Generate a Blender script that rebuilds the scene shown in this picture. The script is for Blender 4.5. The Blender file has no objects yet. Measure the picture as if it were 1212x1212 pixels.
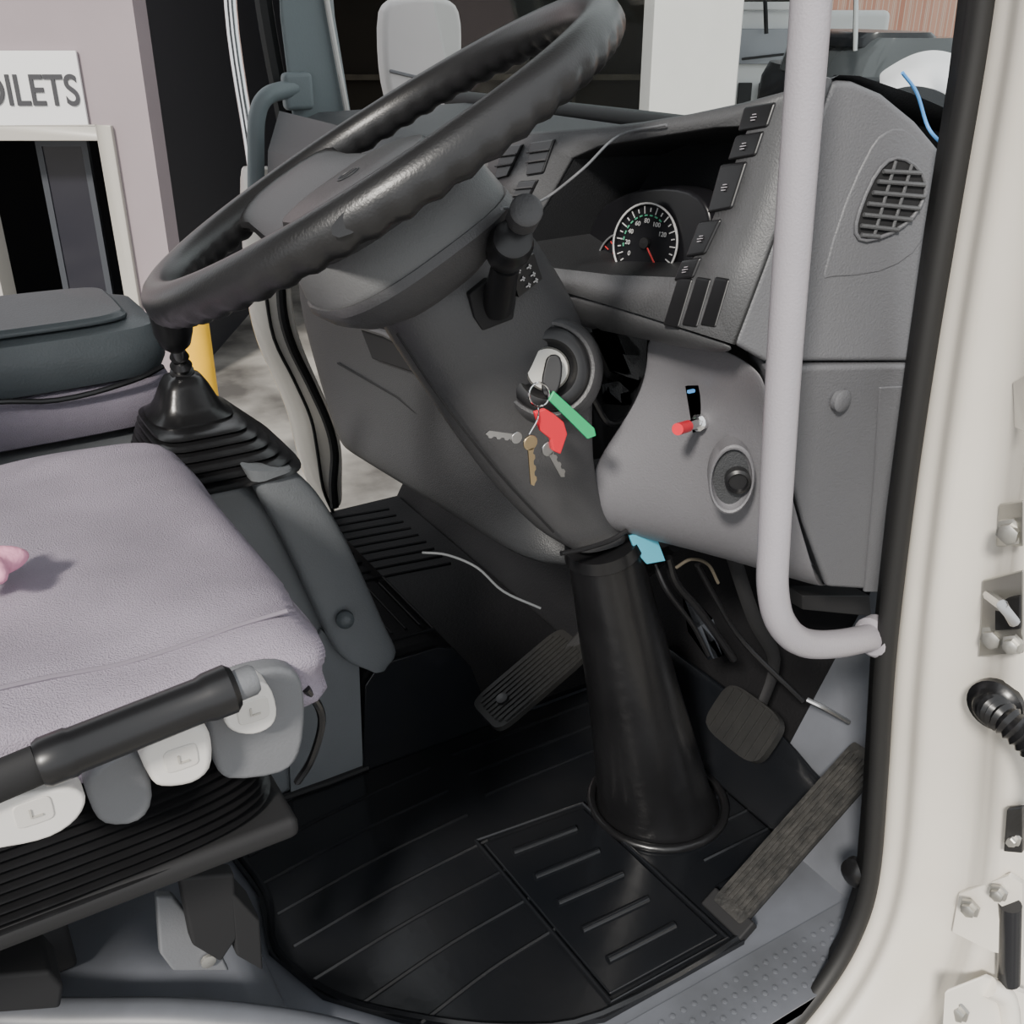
import bpy, bmesh, math, random
from mathutils import Vector as V, Matrix
random.seed(4)
rad=math.radians
C=bpy.context.scene.collection
CAM=V((0,0,1.1)); YAW=rad(31); PIT=rad(26)
sy,cy,sp,cp=math.sin(YAW),math.cos(YAW),math.sin(PIT),math.cos(PIT)
F=V((sy*cp,cy*cp,-sp)); R=V((cy,-sy,0)); U=V((sy*sp,cy*sp,cp)); FH=V((sy,cy,0))
X,Y,Z=V((1,0,0)),V((0,1,0)),V((0,0,1))
def ray(px,py): return F+R*((px-606)/1212)+U*((606-py)/1212)
def uy(px,py,y): r=ray(px,py); return CAM+r*(y/r.y)
def ux(px,py,x): r=ray(px,py); return CAM+r*(x/r.x)
def uz(px,py,z): r=ray(px,py); return CAM+r*((z-CAM.z)/r.z)
def ud(px,py,d): return CAM+ray(px,py)*d
def uw(px,py,D): r=ray(px,py); return CAM+r*(D/r.dot(FH))
def up(px,py,p0,n): r=ray(px,py); return CAM+r*((p0-CAM).dot(n)/r.dot(n))
# ---------------------------------------------------------------- materials
def mat(name,col,rough=.5,metal=0,bump=0,scale=80,var=0,vscale=6,emit=0,coat=0,spec=.5,dirt=None):
    m=bpy.data.materials.new(name); m.use_nodes=True; nt=m.node_tree; b=nt.nodes['Principled BSDF']
    b.inputs['Base Color'].default_value=(*col,1); b.inputs['Roughness'].default_value=rough
    b.inputs['Metallic'].default_value=metal; b.inputs['Coat Weight'].default_value=coat
    b.inputs['Specular IOR Level'].default_value=spec
    if emit: b.inputs['Emission Color'].default_value=(*col,1); b.inputs['Emission Strength'].default_value=emit
    tc=nt.nodes.new('ShaderNodeTexCoord')
    if var or dirt:
        n=nt.nodes.new('ShaderNodeTexNoise'); n.inputs['Scale'].default_value=vscale; n.inputs['Detail'].default_value=6
        nt.links.new(tc.outputs['Object'],n.inputs['Vector'])
        r=nt.nodes.new('ShaderNodeValToRGB'); r.color_ramp.elements[0].position=.35; r.color_ramp.elements[1].position=.7
        d=dirt if dirt else tuple(c*(1-var) for c in col)
        r.color_ramp.elements[0].color=(*d,1); r.color_ramp.elements[1].color=(*col,1)
        nt.links.new(n.outputs['Fac'],r.inputs['Fac']); nt.links.new(r.outputs['Color'],b.inputs['Base Color'])
    if bump:
        n=nt.nodes.new('ShaderNodeTexNoise'); n.inputs['Scale'].default_value=scale; n.inputs['Detail'].default_value=3
        nt.links.new(tc.outputs['Object'],n.inputs['Vector'])
        p=nt.nodes.new('ShaderNodeBump'); p.inputs['Strength'].default_value=bump; p.inputs['Distance'].default_value=.002
        nt.links.new(n.outputs['Fac'],p.inputs['Height']); nt.links.new(p.outputs['Normal'],b.inputs['Normal'])
    return m
MT=dict(
 rim=mat('rim_leather',(.018,.018,.019),.34,bump=.12,scale=500,var=.3,vscale=14),
 pad=mat('pad_vinyl',(.105,.108,.11),.48,bump=.3,scale=600),
 shroud=mat('shroud_plastic',(.066,.066,.069),.45,bump=.3,scale=500,var=.15),
 dash=mat('dash_dark',(.034,.036,.039),.48,bump=.4,scale=500,var=.12),
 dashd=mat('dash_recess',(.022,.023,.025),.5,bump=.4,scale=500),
 dash2=mat('dash_mid',(.085,.087,.091),.46,bump=.35,scale=500,var=.1),
 knee=mat('knee_grey',(.165,.163,.175),.48,bump=.3,scale=500,var=.1),
 side=mat('side_grey',(.118,.12,.129),.46,bump=.35,scale=500,var=.08),
 black=mat('black_plastic',(.010,.010,.011),.32),
 blackm=mat('black_matte',(.008,.008,.009),.75),
 rubber=mat('rubber',(.011,.011,.012),.28,bump=.35,scale=45,var=.4,vscale=9),
 mat=mat('mat_rubber',(.006,.007,.009),.22,bump=.12,scale=60,dirt=(.011,.0115,.013),vscale=5),
 matp=mat('mat_rubber_dull',(.008,.008,.009),.6,bump=.4,scale=200,spec=.2),
 fabric=mat('mauve_fabric',(.335,.295,.355),.95,bump=.9,scale=700,dirt=(.235,.21,.25),vscale=6,spec=.2),
 seam=mat('seam_thread',(.21,.185,.22),.9),
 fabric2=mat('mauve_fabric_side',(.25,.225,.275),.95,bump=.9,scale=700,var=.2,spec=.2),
 vinyl=mat('blue_grey_vinyl',(.065,.077,.085),.45,bump=.3,scale=300,var=.2),
 console=mat('console_grey',(.14,.15,.16),.42,bump=.3,scale=400,var=.15),
 seatp=mat('seat_plastic_grey',(.15,.155,.165),.5,bump=.2,scale=400,var=.1),
 paintg=mat('grey_paint',(.15,.16,.185),.42,bump=.1,scale=30,dirt=(.08,.085,.095),vscale=5),
 handle=mat('handle_grey',(.36,.34,.37),.34,bump=.2,scale=500,var=.08),
 white=mat('white_paint',(.80,.76,.68),.25,dirt=(.69,.65,.58),vscale=3,coat=.5),
 whitep=mat('white_plastic',(.66,.64,.61),.4), whited=mat('white_plastic_shade',(.58,.56,.53),.45),
 steel=mat('steel',(.6,.6,.6),.3,1),
 zinc=mat('zinc',(.55,.54,.50),.4,.8,var=.3),
 chrome=mat('chrome',(.8,.8,.8),.12,1),
 brass=mat('brass',(.75,.58,.35),.3,1),
 red=mat('red_plastic',(.70,.02,.04),.35), green=mat('green_tag',(.02,.45,.17),.4),
 blue=mat('blue_tag',(.1,.45,.6),.5), pink=mat('pink_cloth',(.75,.33,.46),.9,bump=.8,scale=120),
 yellow=mat('yellow_paint',(.85,.47,.01),.5,var=.15),
 wall=mat('mauve_render',(.31,.26,.275),.9,bump=.3,scale=60,var=.1,vscale=1.5),
 sign=mat('sign_white',(.72,.72,.72),.5), letter=mat('letter_grey',(.04,.04,.045),.5),
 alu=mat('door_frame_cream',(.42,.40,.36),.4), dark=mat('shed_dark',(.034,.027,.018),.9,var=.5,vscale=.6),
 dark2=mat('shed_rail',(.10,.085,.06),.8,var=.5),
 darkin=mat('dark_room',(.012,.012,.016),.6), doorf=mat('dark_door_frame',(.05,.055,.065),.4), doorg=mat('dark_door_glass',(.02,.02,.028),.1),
 concrete=mat('concrete',(.42,.40,.36),.85,bump=.5,scale=20,dirt=(.07,.065,.06),vscale=1.6),
 column=mat('column_white',(.58,.56,.55),.7,var=.05),
 carw=mat('vehicle_white',(.75,.75,.75),.35), cark=mat('vehicle_black',(.012,.013,.016),.25),
 glass=mat('vehicle_glass',(.06,.065,.07),.1), glassl=mat('vehicle_glass_pale',(.32,.33,.36),.15), brick=mat('brick_wall',(.32,.16,.12),.9,var=.5,vscale=3),
 sealr=mat('seal_rubber',(.012,.012,.012),.6), glint=mat('light_glint',(.9,.95,1),.5,emit=3),  # the emissive one imitates reflected white light
 teal=mat('pillar_trim',(.17,.20,.21),.5,bump=.2,scale=300),
 gauge=mat('gauge_face',(.01,.01,.012),.3), tick=mat('tick_white',(.5,.5,.5),.5), gtick=mat('tick_green',(.07,.32,.19),.5),
 rtick=mat('tick_red',(.6,.04,.04),.5), pedal=mat('pedal_rubber',(.012,.012,.012),.5,bump=.4,scale=80,dirt=(.017,.0168,.016),vscale=20),
 pedal2=mat('worn_pedal_rubber',(.016,.016,.0155),.5,bump=.7,scale=160,dirt=(.042,.040,.037),vscale=60),
 bluec=mat('blue_cord',(.1,.35,.8),.5), plasticbag=mat('plastic_sheet',(.70,.72,.74),.5,bump=.5,scale=20),
)
nt=MT['brick'].node_tree; bt=nt.nodes.new('ShaderNodeTexBrick'); bt.inputs['Scale'].default_value=6
bt.inputs['Color1'].default_value=(.24,.11,.08,1); bt.inputs['Color2'].default_value=(.30,.17,.13,1); bt.inputs['Mortar'].default_value=(.3,.25,.22,1)
nt.links.new(bt.outputs['Color'],nt.nodes['Principled BSDF'].inputs['Base Color'])
tcb=[n for n in nt.nodes if n.type=='TEX_COORD'][0]; nt.links.new(tcb.outputs['Object'],bt.inputs['Vector'])
g=bpy.data.materials.new('windscreen_glass'); g.use_nodes=True; nt=g.node_tree
for n in list(nt.nodes): nt.nodes.remove(n)
o_=nt.nodes.new('ShaderNodeOutputMaterial'); mx=nt.nodes.new('ShaderNodeMixShader'); tr=nt.nodes.new('ShaderNodeBsdfTransparent'); gl=nt.nodes.new('ShaderNodeBsdfGlossy')
tr.inputs['Color'].default_value=(.95,.98,.97,1); gl.inputs['Roughness'].default_value=.02; mx.inputs[0].default_value=.045
nt.links.new(tr.outputs[0],mx.inputs[1]); nt.links.new(gl.outputs[0],mx.inputs[2]); nt.links.new(mx.outputs[0],o_.inputs[0])
MT['wglass']=g
# ---------------------------------------------------------------- builders
WL={}
def finish(me,name,m,parent=None,bevel=0,sub=0,solid=0,ang=40,kind=None,off=-1):
    if parent is not None: org=WL[parent.name]
    else:
        xs=[v.co for v in me.vertices]
        org=V((sum(p.x for p in xs)/len(xs),sum(p.y for p in xs)/len(xs),min(p.z for p in xs)))
    me.transform(Matrix.Translation(-org))
    o=bpy.data.objects.new(name,me); C.objects.link(o); me.materials.append(m)
    if parent is not None: o.parent=parent
    else: o.location=org
    WL[o.name]=org
    me.shade_smooth()
    if not bevel and not sub: me.set_sharp_from_angle(angle=rad(ang))
    if solid:
        s=o.modifiers.new('Solidify','SOLIDIFY'); s.thickness=solid; s.offset=off
    if bevel:
        b=o.modifiers.new('Bevel','BEVEL'); b.width=bevel; b.segments=3; b.limit_method='ANGLE'; b.angle_limit=rad(28)
    if sub:
        s=o.modifiers.new('Subd','SUBSURF'); s.levels=sub; s.render_levels=sub
    if bevel and not sub: o.modifiers.new('WN','WEIGHTED_NORMAL')
    if kind: o['kind']=kind
    return o
def cr(pts,k=6,closed=False):
    out=[]; n=len(pts); rng=range(n) if closed else range(n-1)
    for i in rng:
        p0=pts[(i-1)%n] if closed or i>0 else pts[i]*2-pts[i+1]
        p1=pts[i]; p2=pts[(i+1)%n]
        p3=pts[(i+2)%n] if closed or i+2<n else p2*2-p1
        for j in range(k):
            t=j/k; out.append(.5*((2*p1)+(p2-p0)*t+(2*p0-5*p1+4*p2-p3)*t*t+(3*p1-p0-3*p2+p3)*t**3))
    if not closed: out.append(pts[-1])
    return out
def sec(c,u,v,n=24,e=2.6):
    o=[]
    for i in range(n):
        a=2*math.pi*i/n; ca,sa=math.cos(a),math.sin(a)
        o.append(c+u*math.copysign(abs(ca)**(2/e),ca)+v*math.copysign(abs(sa)**(2/e),sa))
    return o
class M:
    def __init__(s): s.bm=bmesh.new()
    def vs(s,p): return [s.bm.verts.new(q) for q in p]
    def f(s,l):
        try: s.bm.faces.new(l)
        except ValueError: pass
    def prism(s,pts,ext):
        a=s.vs(pts); b=s.vs([p+ext for p in pts]); n=len(a); s.f(a[::-1]); s.f(b)
        for i in range(n): s.f([a[i],a[(i+1)%n],b[(i+1)%n],b[i]])
        return s
    def loft(s,rings,cap=True,closed=True,loop=False):
        rs=[s.vs(r) for r in rings]; n=len(rs[0]); m=len(rs)
        for i in range(m if loop else m-1):
            a,b=rs[i],rs[(i+1)%m]
            for j in range(n if closed else n-1): s.f([a[j],a[(j+1)%n],b[(j+1)%n],b[j]])
        if cap and not loop and closed: s.f(rs[0][::-1]); s.f(rs[-1])
        return s
    def tube(s,pts,r,n=12,closed=False,k=0,flat=1,upv=None):
        if k: pts=cr(pts,k,closed)
        m=len(pts); rr=r if isinstance(r,(list,tuple)) else [r]*m
        if len(rr)!=m: rr=[rr[0]+(rr[-1]-rr[0])*i/(m-1) for i in range(m)]
        rings=[]; nv=None
        for i in range(m):
            if closed: t=pts[(i+1)%m]-pts[i-1]
            else: t=pts[min(i+1,m-1)]-pts[max(i-1,0)]
            t.normalize()
            if nv is None:
                nv=(upv or (Z if abs(t.z)<.8 else X)); 
            nv=(nv-t*nv.dot(t)).normalized(); b=t.cross(nv)
            rings.append([pts[i]+nv*(rr[i]*math.cos(2*math.pi*j/n))+b*(rr[i]*flat*math.sin(2*math.pi*j/n)) for j in range(n)])
        return s.loft(rings,True,True,closed)
    def lathe(s,c,ax,prof,n=32,cap=True,start=None):
        ax=ax.normalized(); u=(start or (Z if abs(ax.z)<.9 else X)); u=(u-ax*u.dot(ax)).normalized(); v=ax.cross(u)
        return s.loft([[c+ax*h+(u*math.cos(2*math.pi*j/n)+v*math.sin(2*math.pi*j/n))*max(r,1e-4) for j in range(n)] for r,h in prof],cap)
    def box(s,c,sz,ax=None):
        ax=ax or (X,Y,Z); u,v,w=[a*(d/2) for a,d in zip(ax,sz)]
        return s.prism([c-u-v-w,c+u-v-w,c+u+v-w,c-u+v-w],w*2)
    def patch(s,rows): return s.loft(rows,False,False)
    def go(s,name,m,parent=None,**k):
        bmesh.ops.remove_doubles(s.bm,verts=s.bm.verts,dist=1e-6)
        bmesh.ops.recalc_face_normals(s.bm,faces=s.bm.faces)
        me=bpy.data.meshes.new(name); s.bm.to_mesh(me); s.bm.free()
        return finish(me,name,MT[m],parent,**k)
def tag(o,label,cat,group=None):
    o['label']=label; o['category']=cat
    if group: o['group']=group
    return o
def thing(name,label,cat,loc,group=None):
    o=bpy.data.objects.new(name,None); C.objects.link(o); o.location=loc; o.empty_display_size=.05; WL[o.name]=V(loc)
    return tag(o,label,cat,group)
def text(s,size,c,right,upv,m,parent,name='lettering',align='CENTER'):
    cu=bpy.data.curves.new('t','FONT'); cu.body=s; cu.size=size; cu.align_x=align; cu.align_y='CENTER'; cu.extrude=.0003 if size<.1 else .004
    if size>.1: cu.offset=.003
    t=bpy.data.objects.new('t',cu); C.objects.link(t); bpy.context.view_layer.update()
    me=bpy.data.meshes.new_from_object(t.evaluated_get(bpy.context.evaluated_depsgraph_get()))
    bpy.data.objects.remove(t)
    mm=Matrix((right,upv,right.cross(upv))).transposed().to_4x4(); mm.translation=c
    me.transform(mm); me.materials.clear()
    return finish(me,name,MT[m],parent)
def PY(l): return [uy(*p) for p in l]
# ================================================================ SETTING: cab shell
M().box(V((.05,1.36,-.04)),(2.3,1.6,.08)).go('floor','paintg',kind='structure')
m=M(); m.prism([V((.94,.6,-.02)),V((.95,.6,.0)),V((1.16,.6,.36)),V((1.2,.6,.36)),V((1.2,.6,-.02))],Y*1.55)
m.go('trim_1','matp',kind='structure')
m=M(); m.prism([V((.93,.60,.0)),V((.945,.60,.0)),V((1.15,.60,.37)),V((1.135,.60,.37))],Y*.24); m.go('trim_13','paintg',kind='structure')
M().box(V((1.19,1.37,.62)),(.04,1.56,.6)).go('wall_front','blackm',kind='structure')
M().box(V((-.95,1.36,.85)),(.06,1.6,1.8)).go('wall_back','side',kind='structure',bevel=.02)
M().box(V((0.0,1.36,1.83)),(1.96,1.66,.05)).go('ceiling','side',kind='structure',bevel=.02)
m=M(); m.prism([V((-.92,.60,0)),V((.20,.60,0)),V((.20,.60,.05)),V((.17,.60,.075)),V((-.92,.60,.075))],Y*.64)
m.go('trim_2','paintg',kind='structure',bevel=.012)
m=M(); m.tube([uz(-80,1200,.12),uz(60,1206,.12),uz(200,1206,.12),uz(300,1214,.11),uz(400,1232,.10),uz(520,1272,.03)],.022,14,k=5)
m.go('trim_3','paintg',kind='structure')
m=M(); m.box(V((.56,.605,-.008)),(.78,.09,.02))
for i in range(26):
    for j in range(4):
        m.lathe(V((.47+i*.017,.578+j*.017,.0)),Z,[(.0042,.0),(.0035,.003),(.001,.0036)],8)
m.go('trim_4','paintg',kind='structure')
M().prism([V((1.12,.62,.95)),V((.93,.62,1.80)),V((.93,2.12,1.80)),V((1.12,2.12,.95))],V((.005,0,.001))).go('window_1','wglass',kind='structure')
seal=[(1178,-120),(1166,-20),(1150,90),(1118,270),(1092,430),(1068,600),(1048,780),(1039,930),(1030,1040),(1010,1105),(975,1165),(925,1225),(850,1290)]
rows=[]
for i,(sx,sp_) in enumerate(seal):
    lo=max(0,(sp_-1040)/250)
    rows.append([uy(sx+4,sp_,.575),uy(sx+16,sp_+lo*10,.55),uy(sx+36,sp_+lo*22,.537),uy(sx+44,sp_+lo*30,.518),uy(sx+75,sp_+lo*55,.50),uy(sx+128,sp_+lo*85,.465),uy(sx+142,sp_+lo*95,.430),uy(sx+230,sp_+lo*140,.40),uy(sx+330,sp_+lo*190,.37)])
m=M(); m.patch(rows); m.go('wall_right','white',kind='structure',sub=2)
m=M(); m.tube([uy(a,b,.565) for a,b in seal],.011,10,k=5); m.go('trim_5','sealr',kind='structure')
m=M(); m.patch([[uy(a-14-10*max(0,1-b/500),b,.60),uy(a+2,b,.57)] for a,b in seal[:11]]); m.go('trim_6','sealr',kind='structure',solid=.004)
A=[(262,-60),(272,60),(283,190),(290,340),(302,400),(322,440),(342,485),(350,530),(368,585),(392,615)]
B=[(335,-60),(336,60),(336,190),(336,340),(346,400),(372,455),(392,500),(400,535),(398,572),(400,600)]
m=M(); m.patch([[uy(a[0]+2,a[1],2.24),uy(a[0]+8,a[1],2.18),uy((a[0]+b[0])/2+2,(a[1]+b[1])/2,2.14),uy(b[0]-4,b[1],2.13),uy(b[0]+8,b[1],2.10)] for a,b in zip(A[2:],B[2:])]); m.go('wall_left','white',kind='structure',sub=2,solid=.01)
m=M(); m.tube([uy(b[0]-4,b[1],2.11) for b in B[2:]],.011,8,k=4); m.tube([uy(a[0]*.45+b[0]*.55-2,a[1]*.45+b[1]*.55,2.135) for a,b in zip(A[3:],B[3:])],.004,8,k=4); m.go('trim_7','sealr',kind='structure')
m=M(); m.prism([uy(322,-160,2.12),uy(376,-160,2.12),uy(392,20,2.12),uy(412,140,2.12),uy(430,300,2.12),uy(352,300,2.12),uy(345,140,2.12),uy(330,20,2.12)],Y*.05+X*.03)
m.go('trim_8','teal',kind='structure',bevel=.012)
m=M(); m.tube([uy(374,-80,2.11),uy(390,20,2.11),uy(412,140,2.11)],.006,8,k=4); m.go('trim_9','whitep',kind='structure')
m=M(); m.tube([uy(300,-80,2.17),uy(318,40,2.17),uy(342,170,2.17),uy(347,240,2.17)],.018,8,k=4); m.go('trim_10','sealr',kind='structure')
m=M(); m.tube([V((1.12,.62,.93)),V((1.16,1.37,.93)),V((1.12,2.12,.93))],.02,10,k=6); m.go('trim_11','sealr',kind='structure')
# ================================================================ OUTSIDE
G=-1.25
M().box(V((4,9,G-.05)),(40,40,.1)).go('ground','concrete',kind='structure')
def rectw(m,x0,y0,x1,y1,D,th):
    a=uw(x0,y1,D); b=uw(x1,y1,D); c=uw(x1,y0,D); d=uw(x0,y0,D)
    zt=(c.z+d.z)/2; zb=(a.z+b.z)/2
    m.prism([V((a.x,a.y,zb)),V((b.x,b.y,zb)),V((b.x,b.y,zt)),V((a.x,a.y,zt))],FH*th); return m
D=6.8
def WP(s,z,dd=0): return R*s+FH*(D+dd)+Z*z
sr=(uw(178,150,D)-CAM).dot(R); zd=uw(60,160,D).z; sdr=(uw(138,200,D)-CAM).dot(R)
sdl=sdr-.95
m=M()
m.prism([WP(-8,G),WP(sdl,G),WP(sdl,zd),WP(-8,zd)],FH*.25)
m.prism([WP(sdr,G),WP(sr,G),WP(sr,zd),WP(sdr,zd)],FH*.25)
m.prism([WP(-8,zd),WP(sr,zd),WP(sr,3.2),WP(-8,3.2)],FH*.25)
m.go('wall_far_left','wall',kind='structure')
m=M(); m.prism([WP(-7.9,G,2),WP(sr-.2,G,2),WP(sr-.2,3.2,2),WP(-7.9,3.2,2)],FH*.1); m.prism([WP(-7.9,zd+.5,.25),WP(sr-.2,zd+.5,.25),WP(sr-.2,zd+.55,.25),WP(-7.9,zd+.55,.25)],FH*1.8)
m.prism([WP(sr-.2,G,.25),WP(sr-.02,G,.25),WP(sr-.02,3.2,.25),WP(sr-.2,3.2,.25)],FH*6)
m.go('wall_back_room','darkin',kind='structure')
m=M()
for a,b,c,d in ((sdr-.07,sdr+.02,G,zd+.06),(sdl-.02,sdl+.07,G,zd+.06),(sdl+.07,sdr-.07,zd-.03,zd+.06)):
    m.prism([WP(a,c,-.04),WP(b,c,-.04),WP(b,d,-.04),WP(a,d,-.04)],FH*.2)
m.go('door_1','alu',kind='structure',bevel=.006)
t=thing('glass_door','dark glazed toilet door standing open behind its cream frame','door',WP(sdr-.5,G,.3))
m=M(); 
for a,b in ((-.62,-.58),(-.32,-.28)): m.prism([WP(sdr+a,G,.3),WP(sdr+b,G,.3),WP(sdr+b,zd-.04,.3),WP(sdr+a,zd-.04,.3)],FH*.04)
m.prism([WP(sdr-.58,zd-.10,.3),WP(sdr-.32,zd-.10,.3),WP(sdr-.32,zd-.04,.3),WP(sdr-.58,zd-.04,.3)],FH*.04)
m.go('door_frame','doorf',t)
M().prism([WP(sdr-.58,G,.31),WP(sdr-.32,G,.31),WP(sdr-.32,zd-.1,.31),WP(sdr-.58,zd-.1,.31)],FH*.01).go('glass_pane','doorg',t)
m=M(); m.tube([WP(sdr-.24,zd-.27,1.9),WP(sdr-.0,zd-.27,1.9)],.02,8); tag(m.go('light_glint','glint'),'small glowing bar standing in for a white light reflection inside the dark toilet doorway','light')  # emissive bar imitates a white reflection by the door glass, no fitting there
t=thing('toilet_sign','white rectangular sign reading TOILETS above the doorway','sign',uw(0,150,D-.03))
zt,zb=uw(90,60,D-.03).z,uw(98,152,D-.03).z; se=(uw(96,100,D-.03)-CAM).dot(R)
M().prism([WP(se-1.05,zb,-.03),WP(se,zb,-.03),WP(se,zt,-.03),WP(se-1.05,zt,-.03)],FH*.02).go('sign_board','sign',t)
lt=text('TOILETS',.275,V((0,0,0)),R,Z,'letter',t,'lettering','RIGHT')
me=lt.data
zc=(uw(93,88,D-.04).z+uw(93,125,D-.04).z)/2
xs=[((v.co+WL[lt.name])).dot(R) for v in me.vertices]; zs=[(v.co+WL[lt.name]).z for v in me.vertices]
sR=(uw(92,105,D-.04)-CAM).dot(R); hgt=uw(93,88,D-.04).z-uw(93,126,D-.04).z; sc=hgt/(max(zs)-min(zs)); hx=.78
x1=max(xs); zm=(max(zs)+min(zs))/2
for v in me.vertices:
    p=v.co+WL[lt.name]; d=(p.dot(FH))
    q=R*(sR+(p.dot(R)-x1)*sc*hx)+Z*(zc+(p.z-zm)*sc)+FH*(D-.036+d)
    v.co=q-WL[lt.name]
def slab(m,s1,s2,z1,z2,d,th): 
    m.prism([R*s1+FH*d+Z*z1,R*s2+FH*d+Z*z1,R*s2+FH*d+Z*z2,R*s1+FH*d+Z*z2],FH*th)
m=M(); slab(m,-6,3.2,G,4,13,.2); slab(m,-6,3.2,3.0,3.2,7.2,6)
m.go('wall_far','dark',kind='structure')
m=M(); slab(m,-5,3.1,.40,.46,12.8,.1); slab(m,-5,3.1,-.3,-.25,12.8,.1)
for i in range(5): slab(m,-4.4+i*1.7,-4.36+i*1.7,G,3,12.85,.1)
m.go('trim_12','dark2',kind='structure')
m=M(); rectw(m,757,-120,852,330,6.4,.5); m.go('wall_pier','column',kind='structure',bevel=.01)
m=M(); slab(m,3.2,14,G,3.5,16.5,.2); m.go('wall_far_right','brick',kind='structure')
t=thing('bollard','yellow safety bollard on the ground outside the far door','bollard',V((1.2,5.05,G)))
M().lathe(V((1.2,5.05,G)),Z,[(.075,0),(.075,1.0),(.07,1.03),(.05,1.055),(.02,1.065)],28).go('post','yellow',t)
M().lathe(V((1.2,5.05,G)),Z,[(.11,0),(.11,.012),(.078,.014)],28).go('base_plate','yellow',t)
TD=11
b=uw(900,130,TD); t=thing('parked_truck','white parked truck seen past the white pier','truck',V((b.x,b.y,G)))
m=M(); rectw(m,840,12,1010,330,TD,2.2); m.go('cab_body','carw',t,bevel=.06)
m=M(); rectw(m,862,34,985,76,TD-.07,.04); m.go('windscreen','glassl',t,bevel=.01)
for a in (872,896): 
    m=M(); rectw(m,a,98,a+16,128,TD-.07,.04); m.go('grille','blackm',t,bevel=.01)
m=M(); rectw(m,852,60,863,100,TD-.1,.05); m.go('side_mirror','cark',t,bevel=.01)
m=M(); m.tube([uw(905,-20,TD-.2),uw(907,40,TD-.2)],.02,8); m.tube([uw(878,70,TD-.15),uw(930,64,TD-.15)],.012,6); m.go('wiper','blackm',t)
m=M(); rectw(m,858,2,960,12,TD-.05,.05); m.go('roof_light_bar','carw',t,bevel=.01)
b=uw(1030,120,7.5); t=thing('parked_car','black parked vehicle with raised roof beyond the windscreen','car',V((b.x,b.y,G)))
m=M(); m.loft([sec(uw(1030,78,7.5)+Z*h,R*w,FH*1.6,28,4) for w,h in ((.52,-1.6),(.52,-.3),(.5,-.12),(.44,-.02))]); m.go('body','cark',t)
m=M(); m.loft([sec(uw(1024,78,7.5)+Z*h,R*w,FH*1.0,28,4) for w,h in ((.44,-.05),(.40,.08),(.33,.17),(.30,.19))]); m.go('cabin','glass',t)
m=M(); m.loft([sec(uw(1018,40,7.4)+Z*h,R*w,FH*.8,28,4) for w,h in ((.30,-.06),(.31,-.01),(.26,.02))]); m.go('roof','cark',t)
m=M(); m.tube([uw(1012,60,6.3),uw(1014,-40,6.3)],.014,8); m.go('antenna','steel',t)
b=uy(500,60,2.4); t=thing('door_mirror','white backed door mirror seen through the windscreen left of the wheel top','mirror',b)
m=M(); m.prism(cr(PY([(456,14,2.4),(476,-2,2.4),(526,-2,2.4),(545,14,2.4),(548,60,2.4),(542,95,2.4),(548,130,2.4),(535,175,2.4),(482,180,2.4),(466,130,2.4),(456,80,2.4)]),3,True),Y*.05); m.go('mirror_housing','column',t,bevel=.014)
m=M(); m.tube(PY([(462,84,2.398),(500,92,2.398),(542,90,2.398)]),.004,6,k=4); m.go('housing_groove','seatp',t)
m=M(); m.tube(PY([(500,-60,2.47),(500,60,2.47),(515,160,2.47),(530,230,2.44)]),.012,8,k=4); m.go('mirror_arm','blackm',t)
m=M(); m.tube(PY([(268,-80,2.4),(276,40,2.4),(296,170,2.38),(304,230,2.35)]),.014,10,k=4); tag(m.go('mirror_stay','chrome'),'thin bright metal mirror stay outside the passenger door pillar','bracket')
t=thing('passenger_grab_handle','grey green grab handle on the far door pillar','handle',uy(310,200,2.1))
m=M(); m.tube(PY([(303,235,2.08),(303,190,2.08),(304,140,2.08),(316,114,2.08),(348,104,2.1)]),.017,12,k=6); m.go('grip','teal',t)
m=M(); m.box(uy(352,108,2.1),(.06,.03,.07)); m.go('mount','teal',t,bevel=.01)
# ================================================================ ENGINE COVER + MIDDLE SEAT
t=thing('engine_cover','grey plastic engine cover hump between the driver seat and the passenger side','console',V((0,1.45,0)))
m=M(); m.prism([V((-.9,1.24,.0)),V((.455,1.24,0)),V((.475,1.24,.19)),V((.37,1.24,.50)),V((.33,1.24,.545)),V((-.9,1.24,.545))],Y*.5)
m.go('cover','console',t,bevel=.02)
tl=[(286,552),(306,590),(334,640),(362,700),(388,755),(406,778),(436,790)]
tr=[(342,550),(374,582),(404,630),(430,685),(452,735),(466,768),(452,786)]
m=M(); rr=[]
for a,b in zip(tl,tr):
    p,q_=uy(*a,1.222),uy(*b,1.235); rr.append(sec((p+q_)/2,(q_-p)/2,Y*.02,20,3.4))
cols=[cr([r[k] for r in rr],4) for k in range(20)]
m.loft([[cols[k][i] for k in range(20)] for i in range(len(cols[0]))]); m.go('edge_trim','console',t)
m=M(); m.lathe(uy(408,732,1.202),V((-.3,-1,.3)),[(.013,0),(.013,.010),(.008,.014),(.003,.015)],20); m.go('fixing_plug','vinyl',t)
m=M(); m.prism([uy(380,745,1.232),uy(425,786,1.232),uy(430,915,1.232),uy(345,945,1.232),uy(340,850,1.232)],Y*.006); m.go('side_panel','console',t)
m=M(); m.tube([V((.26,1.236,.012)),V((.40,1.23,.012)),V((.47,1.232,.012))],.006,8); m.go('edge_strip','blackm',t)
t=thing('middle_seat','folded middle seat with blue grey vinyl back over mauve fabric cushion','seat',V((0,1.6,.55)))
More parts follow.
